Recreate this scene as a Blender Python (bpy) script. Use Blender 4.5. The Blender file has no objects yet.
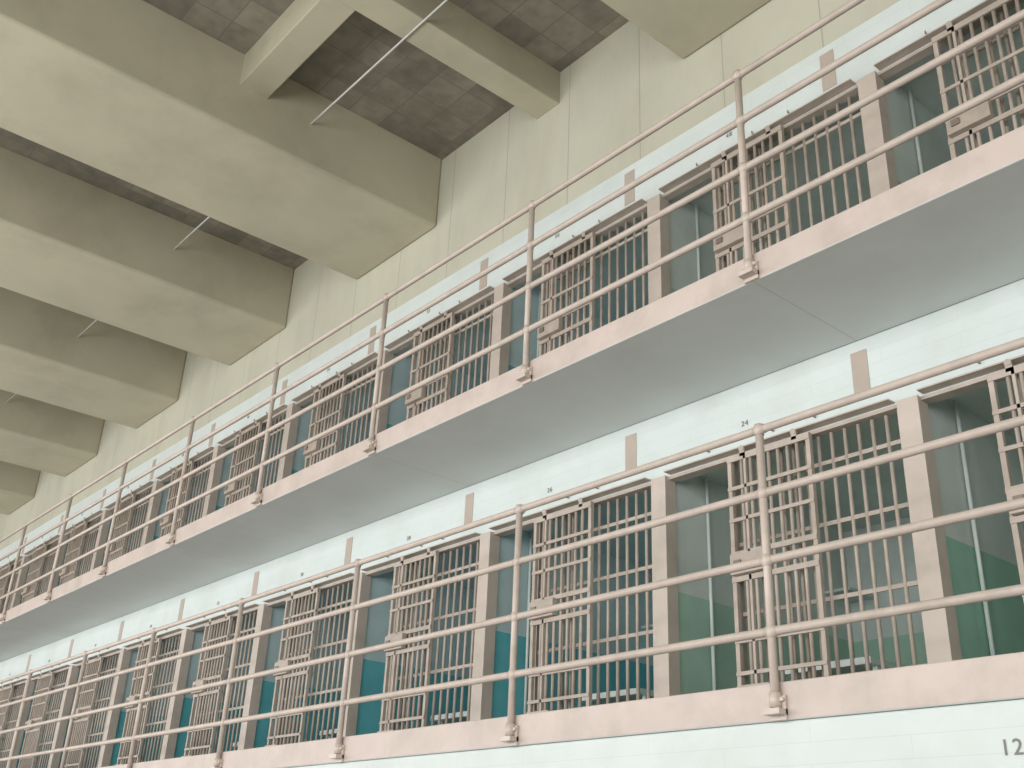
import bpy, math, random
from mathutils import Matrix, Vector
random.seed(4)
S=1.17; CZ=1.6
def P(x,y,z): return (x*S,y*S,z*S+CZ)
coll=bpy.context.scene.collection
try:
    bpy.context.scene.view_settings.view_transform='Standard'
except Exception: pass

# ------------------------------------------------------------------ materials
def mat(name,col,rough=.6,var=.06,scale=3.0,bump=.15,metal=0,spec=.4,joint=None,jd=.62,tile=None,grime=0,grimecol=(.3,.27,.22),block=None,gscale=.9,gstretch=None):
    m=bpy.data.materials.new(name);m.use_nodes=True
    nt=m.node_tree;N=nt.nodes;L=nt.links
    b=N['Principled BSDF'];b.inputs['Roughness'].default_value=rough;b.inputs['Metallic'].default_value=metal
    b.inputs['Specular IOR Level'].default_value=spec
    g=N.new('ShaderNodeNewGeometry')
    n=N.new('ShaderNodeTexNoise');n.inputs['Scale'].default_value=scale;n.inputs['Detail'].default_value=6
    L.new(g.outputs['Position'],n.inputs['Vector'])
    r=N.new('ShaderNodeValToRGB')
    r.color_ramp.elements[0].position=.3;r.color_ramp.elements[1].position=.7
    r.color_ramp.elements[0].color=[c*(1-var) for c in col]+[1]
    r.color_ramp.elements[1].color=[min(1,c*(1+var)) for c in col]+[1]
    L.new(n.outputs['Fac'],r.inputs['Fac']);out=r.outputs['Color']
    h=n.outputs['Fac']
    if tile:
        sn=N.new('ShaderNodeVectorMath');sn.operation='SUBTRACT';L.new(g.outputs['Position'],sn.inputs[0]);sn.inputs[1].default_value=(.1,.1,0)
        s2=N.new('ShaderNodeVectorMath');s2.operation='SCALE';L.new(sn.outputs[0],s2.inputs[0]);s2.inputs['Scale'].default_value=1/tile
        fl=N.new('ShaderNodeVectorMath');fl.operation='FLOOR';L.new(s2.outputs[0],fl.inputs[0])
        wn=N.new('ShaderNodeTexWhiteNoise');L.new(fl.outputs[0],wn.inputs['Vector'])
        mr=N.new('ShaderNodeMapRange');mr.inputs['To Min'].default_value=.84;mr.inputs['To Max'].default_value=1.16;L.new(wn.outputs['Value'],mr.inputs['Value'])
        sc=N.new('ShaderNodeVectorMath');sc.operation='SCALE';L.new(out,sc.inputs[0]);L.new(mr.outputs[0],sc.inputs['Scale']);out=sc.outputs[0]
    if joint:
        sep=N.new('ShaderNodeSeparateXYZ');L.new(g.outputs['Position'],sep.inputs[0])
        prev=None
        for ax,off,per,hw in joint:
            a=N.new('ShaderNodeMath');a.operation='SUBTRACT';L.new(sep.outputs[ax],a.inputs[0]);a.inputs[1].default_value=off
            w=N.new('ShaderNodeMath');w.operation='PINGPONG';L.new(a.outputs[0],w.inputs[0]);w.inputs[1].default_value=per/2
            c=N.new('ShaderNodeMath');c.operation='LESS_THAN';L.new(w.outputs[0],c.inputs[0]);c.inputs[1].default_value=hw
            if prev is None: prev=c
            else:
                mx=N.new('ShaderNodeMath');mx.operation='MAXIMUM';L.new(prev.outputs[0],mx.inputs[0]);L.new(c.outputs[0],mx.inputs[1]);prev=mx
        mm=N.new('ShaderNodeMix');mm.data_type='RGBA'
        mm.inputs['B'].default_value=[c*jd for c in col]+[1]
        L.new(prev.outputs[0],mm.inputs['Factor']);L.new(out,mm.inputs['A']);out=mm.outputs['Result']
    if block:
        mp=N.new('ShaderNodeMapping');mp.inputs['Rotation'].default_value=(math.pi/2,0,0)
        L.new(g.outputs['Position'],mp.inputs['Vector'])
        t=N.new('ShaderNodeTexBrick');t.inputs['Scale'].default_value=1;t.inputs['Brick Width'].default_value=1.1;t.inputs['Row Height'].default_value=.105
        t.inputs['Mortar Size'].default_value=.002
        t.inputs['Color1'].default_value=(1,1,1,1);t.inputs['Color2'].default_value=(.985,.985,.985,1);t.inputs['Mortar'].default_value=(block,)*3+(1,)
        L.new(mp.outputs[0],t.inputs['Vector'])
        mm=N.new('ShaderNodeMix');mm.data_type='RGBA';mm.blend_type='MULTIPLY';mm.inputs['Factor'].default_value=1
        L.new(out,mm.inputs['A']);L.new(t.outputs['Color'],mm.inputs['B']);out=mm.outputs['Result']
    if grime:
        n2=N.new('ShaderNodeTexNoise');n2.inputs['Scale'].default_value=gscale;n2.inputs['Detail'].default_value=9;n2.inputs['Roughness'].default_value=.68
        if gstretch:
            mp2=N.new('ShaderNodeMapping');mp2.inputs['Scale'].default_value=gstretch;L.new(g.outputs['Position'],mp2.inputs['Vector']);L.new(mp2.outputs[0],n2.inputs['Vector'])
        else: L.new(g.outputs['Position'],n2.inputs['Vector'])
        mr=N.new('ShaderNodeMapRange');mr.inputs['From Min'].default_value=.46;mr.inputs['From Max'].default_value=.72;mr.inputs['To Max'].default_value=grime
        L.new(n2.outputs['Fac'],mr.inputs['Value'])
        mm=N.new('ShaderNodeMix');mm.data_type='RGBA';mm.inputs['B'].default_value=(*grimecol,1)
        L.new(mr.outputs[0],mm.inputs['Factor']);L.new(out,mm.inputs['A']);out=mm.outputs['Result']
    L.new(out,b.inputs['Base Color'])
    bp=N.new('ShaderNodeBump');bp.inputs['Strength'].default_value=bump;bp.inputs['Distance'].default_value=.02
    L.new(h,bp.inputs['Height']);L.new(bp.outputs[0],b.inputs['Normal'])
    return m
PITCH=1.8076
M={}
M['white']=mat('painted_wall_white',(.64,.70,.69),.6,.03,2,.08,block=.90,grime=.25,grimecol=(.42,.43,.39),gscale=1.5)
M['soffit']=mat('soffit_paint',(.64,.68,.67),.5,.03,1.2,.05,joint=[(0,-2.956*S,PITCH*S*2,.005)],jd=.8,grime=.22,grimecol=(.40,.39,.34))
M['cream']=mat('cream_wall_paint',(.53,.52,.425),.7,.04,1.5,.1,joint=[(0,-2.5,.98,.006)],jd=.7,grime=.35,grimecol=(.33,.31,.24),gscale=1.2,gstretch=(1,1,.3))
M['beam']=mat('beam_plaster',(.475,.445,.335),.75,.06,1.3,.12,grime=.4,grimecol=(.27,.24,.17))
M['tile']=mat('ceiling_tile',(.23,.21,.17),.9,.18,6,.4,joint=[(0,.1,.40,.006),(1,.1,.40,.006)],jd=.8,tile=.40,grime=.5,grimecol=(.13,.11,.085),gscale=.8)
M['pink']=mat('beige_pink_paint',(.575,.485,.445),.5,.05,4,.08,grime=.4,gscale=2.5)
M['rail']=mat('railing_paint',(.585,.50,.445),.38,.05,9,.05,grime=.35,gscale=5)
M['bars']=mat('bar_paint',(.49,.42,.365),.45,.1,9,.1,grime=.4,gscale=5)
M['jamb']=mat('jamb_paint',(.57,.495,.44),.5,.05,4,.06,grime=.35,gscale=3)
M['taupe']=mat('taupe_stripe_paint',(.45,.38,.325),.6,.05,5,.05)
M['dark']=mat('track_steel',(.25,.20,.17),.5,.2,6,.1)
M['cellup']=mat('cell_upper_paint',(.66,.73,.70),.5,.05,2,.08,grime=.35,grimecol=(.38,.40,.36),gscale=1.5)
M['cellup2']=mat('cell_upper_paint_blue',(.54,.68,.70),.5,.05,2,.08,grime=.35,grimecol=(.33,.38,.38),gscale=1.5)
M['green']=mat('cell_green_paint',(.33,.58,.46),.45,.06,2,.08,grime=.45,grimecol=(.2,.38,.32),gscale=1.5)
M['ggreen']=mat('cell_sage_paint',(.42,.62,.51),.45,.06,2,.08,grime=.45,grimecol=(.27,.40,.35),gscale=1.5)
M['teal']=mat('cell_teal_paint',(.14,.50,.56),.45,.06,2,.08,grime=.5,grimecol=(.09,.33,.37),gscale=1.5)
M['conc']=mat('walkway_concrete',(.45,.44,.42),.8,.1,3,.2)
M['pipe']=mat('pale_pipe_paint',(.80,.88,.85),.4,.03,5,.02)
M['ink']=mat('number_paint',(.2,.19,.18),.6,.1,8,.02)
M['rod']=mat('galvanised_rod',(.55,.55,.52),.4,.05,9,.02,metal=.3)
M['wframe']=mat('window_frame_paint',(.35,.36,.34),.5,.05,5,.05)

# ------------------------------------------------------------------ mesh builder
class MB:
    def __init__(s): s.v=[];s.f=[];s.mi=[];s.mats=[];s.sm=[]
    def m(s,k):
        if k not in s.mats:s.mats.append(k)
        return s.mats.index(k)
    def box(s,x0,x1,y0,y1,z0,z1,k,front=None,bottom=None,top=None):
        i=len(s.v)
        for z in(z0,z1):
            for y in(y0,y1):
                for x in(x0,x1): s.v.append(P(x,y,z))
        F=[(0,2,3,1,bottom),(4,5,7,6,top),(0,1,5,4,front),(2,6,7,3,None),(0,4,6,2,None),(1,3,7,5,None)]
        for a,b,c,d,kk in F:
            s.f.append((i+a,i+b,i+c,i+d));s.mi.append(s.m(kk or k));s.sm.append(False)
    def cyl(s,p,q,r,k,n=10,cap=True):
        p=Vector(p);q=Vector(q);d=(q-p).normalized()
        a=d.orthogonal().normalized();b=d.cross(a);i=len(s.v)
        for c in(p,q):
            for j in range(n):
                t=2*math.pi*j/n;o=c+r*(math.cos(t)*a+math.sin(t)*b);s.v.append(P(*o))
        for j in range(n):
            jn=(j+1)%n;s.f.append((i+j,i+jn,i+n+jn,i+n+j));s.mi.append(s.m(k));s.sm.append(True)
        if cap:
            s.f.append(tuple(i+j for j in reversed(range(n))));s.mi.append(s.m(k));s.sm.append(False)
            s.f.append(tuple(i+n+j for j in range(n)));s.mi.append(s.m(k));s.sm.append(False)
    def data(s,name):
        me=bpy.data.meshes.new(name);me.from_pydata(s.v,[],s.f)
        for k in s.mats: me.materials.append(M[k])
        for p,mi,sm in zip(me.polygons,s.mi,s.sm): p.material_index=mi;p.use_smooth=sm
        me.update();return me
    def obj(s,name,bevel=0):
        o=bpy.data.objects.new(name,s.data(name));coll.objects.link(o)
        if bevel:
            b=o.modifiers.new('bevel','BEVEL');b.width=bevel;b.segments=3;b.limit_method='ANGLE'
        return o

# ------------------------------------------------------------------ layout constants (module units)
DR,DF,DB=4.0,4.98,7.0
TIER=2.2333; F2=.868; SL=.165; OH=1.603
K0,K1=-3,17
J=lambda k:-2.72-PITCH*k
XS=lambda k:-2.958-PITCH*k
XMIN,XMAX=J(K1-1)-.05,J(K0-1)+.12
XR=XMAX+6.2
ZC=6.66; ZBE=5.844
GZ=F2-TIER
floors=[GZ,F2,F2+TIER]

# ---- walkways
for z in floors[1:]:
    w=MB()
    w.box(XMIN,XMAX,DR+.02,DF-.001,z-SL,z,'conc',front='pink',bottom='soffit',top='conc')
    w.obj('walkway_slab',.008)
# ---- cell-block front wall
for ti,z in enumerate(floors):
    wf=MB()
    df=DR+.04 if ti==0 else DF
    top=z+TIER-SL-(.002 if ti==0 else 0)
    wf.box(XMIN,XMAX,df,df+.12,z+OH,top if ti<2 else 5.16,'white')
    wf.obj('wall_front')
wf=MB();wf.box(XMIN-3,XR,DF,DF+.2,5.16,ZC,'cream');wf.obj('wall_front_upper')

# ---- cells
def cell_mats(k,ti):
    up='cellup' if k<=1 else 'cellup2'
    lo='green' if k<=0 else ('ggreen' if k==1 else 'teal')
    return up,lo
for ti,z in enumerate(floors):
    df=DR+.04 if ti==0 else DF
    for k in range(K0,K1):
        c=MB();up,lo=cell_mats(k,ti)
        xl,xr=J(k)+.03,J(k)+PITCH+.03
        dz=z+.86
        c.box(xl-.05,xl+.05,df+.125,DB,z,dz,lo)
        c.box(xl-.05,xl+.05,df+.125,DB,dz,z+OH+.10,up)
        c.box(xl-.05,xl+.05,df+.065,df+.125,z,dz,lo)
        c.box(xl-.05,xl+.05,df+.065,df+.125,dz,z+OH-.001,up)
        c.box(xl+.05,xr-.05,DB,DB+.1,z,dz,lo)
        c.box(xl+.05,xr-.05,DB,DB+.1,dz,z+OH+.10,up)
        c.box(xl-.05,xr-.05,df+.125,DB,z+OH+.1,z+OH+.16,up)
        c.box(xl-.05,xr-.05,df+.002,DB,z-SL+.005,z,'conc')
        c.cyl((xl+.075,df+.38,z),(xl+.075,df+.38,z+OH+.1),.012,'pipe',8)
        c.box(xl+.05,xl+.28,DB-.35,DB-.02,z+1.15,z+1.17,'cellup')
        c.box(xl+.5,xl+1.1,DB-1.5,DB-.03,z+.36,z+.40,'pipe')
        for yy in(DB-1.4,DB-.15):
            for xx in(xl+.53,xl+1.07): c.box(xx-.015,xx+.015,yy-.015,yy+.015,z,z+.36,'pipe')
        c.obj('prison_cell')

# ---- fixed bar grille (one mesh, linked)
def frame_mesh(df):
    g=MB();gx0,gx1=.60,PITCH-.025
    y=df+.03
    g.box(-.02,.105,df-.04,df+.06,0,OH-.001,'jamb')
    g.box(.105,PITCH-.02,df-.008,df+.06,OH-.022,OH-.001,'bars')
    g.box(.105,PITCH-.02,df-.008,df+.06,0,.03,'bars')
    g.box(gx0,gx0+.03,y-.02,y+.02,.03,OH-.022,'bars')
    g.box(gx1-.025,gx1,y-.02,y+.02,.03,OH-.022,'bars')
    n=12
    for i in range(1,n+1):
        x=gx0+.015+(gx1-gx0-.03)*i/(n+1)
        g.cyl((x,y,.03),(x,y,OH-.03),.0115,'bars',8)
    for h in(.20,.62,1.04,1.40):
        g.box(gx0,gx1,y-.006,y+.006,h-.012,h+.012,'bars')
    g.box(.12,PITCH-.05,df-.07,df-.001,OH+.010,OH+.018,'bars')
    return g.data('cell_front_frame')
def door_mesh():
    d=MB();W=.60;H=OH-.05
    d.box(0,.028,-.014,.014,0,H,'bars');d.box(W-.028,W,-.014,.014,0,H,'bars')
    for h,t in((.018,.018),(.24,.011),(.42,.011),(.78,.016),(.93,.016),(1.14,.011),(1.34,.011),(H-.02,.02)):
        d.box(0,W,-.020,-.006,h-t,h+t,'bars')
    n=7
    for i in range(1,n+1):
        x=.03+(W-.06)*i/(n+1)
        d.cyl((x,0,0),(x,0,H),.0115,'bars',8)
    d.box(.125,.142,-.02,.0,.02,H,'bars')
    d.box(.02,.27,-.055,-.012,.80,.92,'bars')
    d.box(.05,.10,-.065,-.055,.84,.88,'dark')
    d.box(.02,.24,-.045,-.012,.045,.17,'bars')
    d.box(.09,.15,-.05,-.045,.09,.11,'dark')
    for x in(.1,W-.12):
        d.box(x,x+.035,-.02,-.008,H-.02,H+.04,'bars')
        d.cyl((x+.017,-.026,H+.03),(x+.017,-.004,H+.03),.018,'bars',12)
    return d.data('sliding_cell_door')
fm={0:frame_mesh(DR+.04),1:frame_mesh(DF)}
dm=door_mesh()
for ti,z in enumerate(floors):
    for k in range(K0,K1):
        o=bpy.data.objects.new('cell_front_grille',fm[min(ti,1)]);coll.objects.link(o)
        o.location=(J(k)*S,0,z*S)
        df=DR+.04 if ti==0 else DF
        off=.50 if k==0 else .62+random.uniform(-.03,.03)
        d=bpy.data.objects.new('sliding_cell_door',dm);coll.objects.link(d)
        d.location=((J(k)+off)*S,(df-.045)*S,(z+.025)*S)

# ---- painted stripes between cells
st=MB()
for z in floors[1:]:
    for k in range(K0,K1):
        x=XS(k);st.box(x-.052,x+.052,DF-.004,DF-.0005,z+1.70,z+2.0,'taupe')
st.obj('trim_1')
hk=MB()
for z in floors[1:]:
    for k in range(K0,K1):
        for dx in(.45,.95,1.25):
            x=J(k)+dx
            hk.cyl((x,DF-.001,z+OH+.08),(x,DF-.02,z+OH+.08),.005,'dark',6)
            hk.cyl((x,DF-.02,z+OH+.077),(x,DF-.02,z+OH+.095),.005,'dark',6)
hk.obj('conduit_hooks')

# ---- cell numbers
def number(txt,x,y,z,size=.05):
    c=bpy.data.curves.new('number_'+txt,'FONT');c.body=txt;c.size=size*S;c.extrude=.001;c.align_x='CENTER'
    c.space_character=1.15
    c.materials.append(M['ink'])
    tmp=bpy.data.objects.new('tmp',c);coll.objects.link(tmp)
    dg=bpy.context.evaluated_depsgraph_get();me=bpy.data.meshes.new_from_object(tmp.evaluated_get(dg))
    bpy.data.objects.remove(tmp)
    o=bpy.data.objects.new('cell_number',me);coll.objects.link(o)
    o.location=P(x,y,z);o.rotation_euler=(math.pi/2,0,0)
for k in range(K0,K1):
    xx=XS(k)-.83
    number(str(24+k*2),xx,DF-.003,F2+1.78)
    number(str(48+k*2),xx,DF-.003,F2+TIER+1.78)
    number(str(127-k),xx+.052,DR+.037,GZ+1.862+(.012 if k==-1 else -.02),.082)

# ---- railings
for ti,z in enumerate(floors[1:]):
    r=MB()
    for h in(1.212,.884,.552,.222):
        r.cyl((XMIN,DR,z+h),(XMAX,DR,z+h),.0205,'rail',12)
    for k in range(K0,K1):
        x=-2.956-PITCH*k
        r.cyl((x,DR-.004,z-.10),(x,DR-.004,z+1.212),.0205,'rail',12)
        for h in(1.212,.884,.552,.222):
            r.cyl((x-.03,DR,z+h),(x+.03,DR,z+h),.0235,'rail',12)
            r.cyl((x,DR-.004,z+h-.03),(x,DR-.004,z+h+.025),.0235,'rail',12)
        r.cyl((x,DR-.004,z-.115),(x,DR-.004,z-.05),.028,'rail',12)
        r.box(x-.045,x+.045,DR-.045,DR+.018,z-SL+.02,z-SL+.045,'rail')
        r.box(x-.045,x+.045,DR+.005,DR+.0195,z-SL+.0,z-.06,'rail')
        r.cyl((x+.035,DR-.012,z-.08),(x+.035,DR+.01,z-.08),.01,'rail',6)
        r.cyl((x-.035,DR-.012,z-.08),(x-.035,DR+.01,z-.08),.01,'rail',6)
    r.obj('walkway_railing')

# ---- ceiling and beams
YN=-4.2
c=MB();c.box(XMIN-3,XR,YN,DF+.2,ZC,ZC+.2,'tile');c.obj('ceiling')
for i in range(-3,9):
    xn=-7.39-2.985*(i-1) if i>=1 else -2.74-3.3*i
    b=MB();b.box(xn-1.45,xn,YN,DF+.005,ZBE,ZC+.02,'beam');b.obj('ceiling_beam',.035)
b=MB();b.box(-5.92,-5.62,YN,DF+.005,6.30,ZC+.01,'beam');b.obj('ceiling_joist',.012)
for yy in(2.755,-.4,-3.4):
    b=MB();b.box(-7.40,-5.90,yy,yy+.28,6.315,ZC+.01,'beam');b.box(-5.64,-4.18,yy,yy+.28,6.315,ZC+.01,'beam');b.obj('ceiling_joist',.012)
b=MB();b.cyl((-26,3.49,6.29),(1.5,3.49,6.29),.010,'rod',8);b.obj('tie_rod')

# ---- ground floor, far and near walls, window wall
f=MB();f.box(XMIN-3,XR,YN,DB+.3,GZ-.3,GZ-SL+.003,'conc');f.box(XMIN-3,XR,YN,DR+.04,GZ-SL,GZ,'conc');f.obj('floor')
w=MB();w.box(XMIN-3.2,XMIN-3,YN,DB+.3,GZ,ZC,'cream');w.obj('wall_left')
w=MB();w.box(XR,XR+.2,YN,DB+.3,GZ,ZC,'cream');w.obj('wall_right')
w=MB();w.box(XMIN-3,XR,DB+.1,DB+.3,GZ,5.3,'cream');w.obj('wall_back')
w=MB();w.box(XMAX+.05,XR,DF,DF+.2,GZ,5.16,'cream');w.obj('wall_end')
w=MB();w.box(XMIN-3,XR,DF+.2,DB+.1,5.1,5.25,'cream');w.obj('cell_block_roof')
w=MB();wz0,wz1=0.2,4.0
w.box(XMIN-3,XR,YN-.2,YN,GZ,wz0,'cream');w.box(XMIN-3,XR,YN-.2,YN,wz1,ZC,'cream')
x=XR;wins=[]
while x>XMIN-3:
    w.box(x-.7,x,YN-.2,YN,wz0,wz1,'cream')
    if x-2.985>XMIN-3: wins.append((x-2.985,x-.7))
    x-=2.985
w.obj('wall_rear')
for wi,(a,b2) in enumerate(wins):
    g=MB();n=4
    for i in range(n+1):
        xx=a+(b2-a)*i/n;g.box(xx-.015,xx+.015,YN-.12,YN-.08,wz0,wz1,'wframe')
    for i in range(9):
        zz=wz0+(wz1-wz0)*i/8;g.box(a,b2,YN-.12,YN-.08,zz-.015,zz+.015,'wframe')
    g.obj('window_%d'%(wi+1))
    L=bpy.data.lights.new('window_daylight','AREA');L.shape='RECTANGLE';L.size=(b2-a)*S*.95;L.size_y=(wz1-wz0)*S*.95
    L.energy=206;L.color=(1.0,.985,.96)
    o=bpy.data.objects.new('window_daylight',L);coll.objects.link(o)
    o.location=P((a+b2)/2,YN+.05,(wz0+wz1)/2);o.rotation_euler=(math.radians(90),0,0)

# ---- world
W=bpy.data.worlds.new('sky');bpy.context.scene.world=W;W.use_nodes=True
bg=W.node_tree.nodes['Background'];bg.inputs[0].default_value=(.85,.93,1,1);bg.inputs[1].default_value=1.0

# ---- camera
cam=bpy.data.cameras.new('camera');co=bpy.data.objects.new('camera',cam);coll.objects.link(co)
cam.sensor_width=36;cam.lens=1064.94/1024*36;cam.clip_end=200
r=Vector((.64723,.7611,.04263));dn=Vector((-.29941,.30525,-.90398));fw=Vector((-.70103,.57232,.42545))
m=Matrix((r,-dn,-fw)).transposed().to_4x4();m.translation=Vector(P(0,0,0))
co.matrix_world=m
bpy.context.scene.camera=co
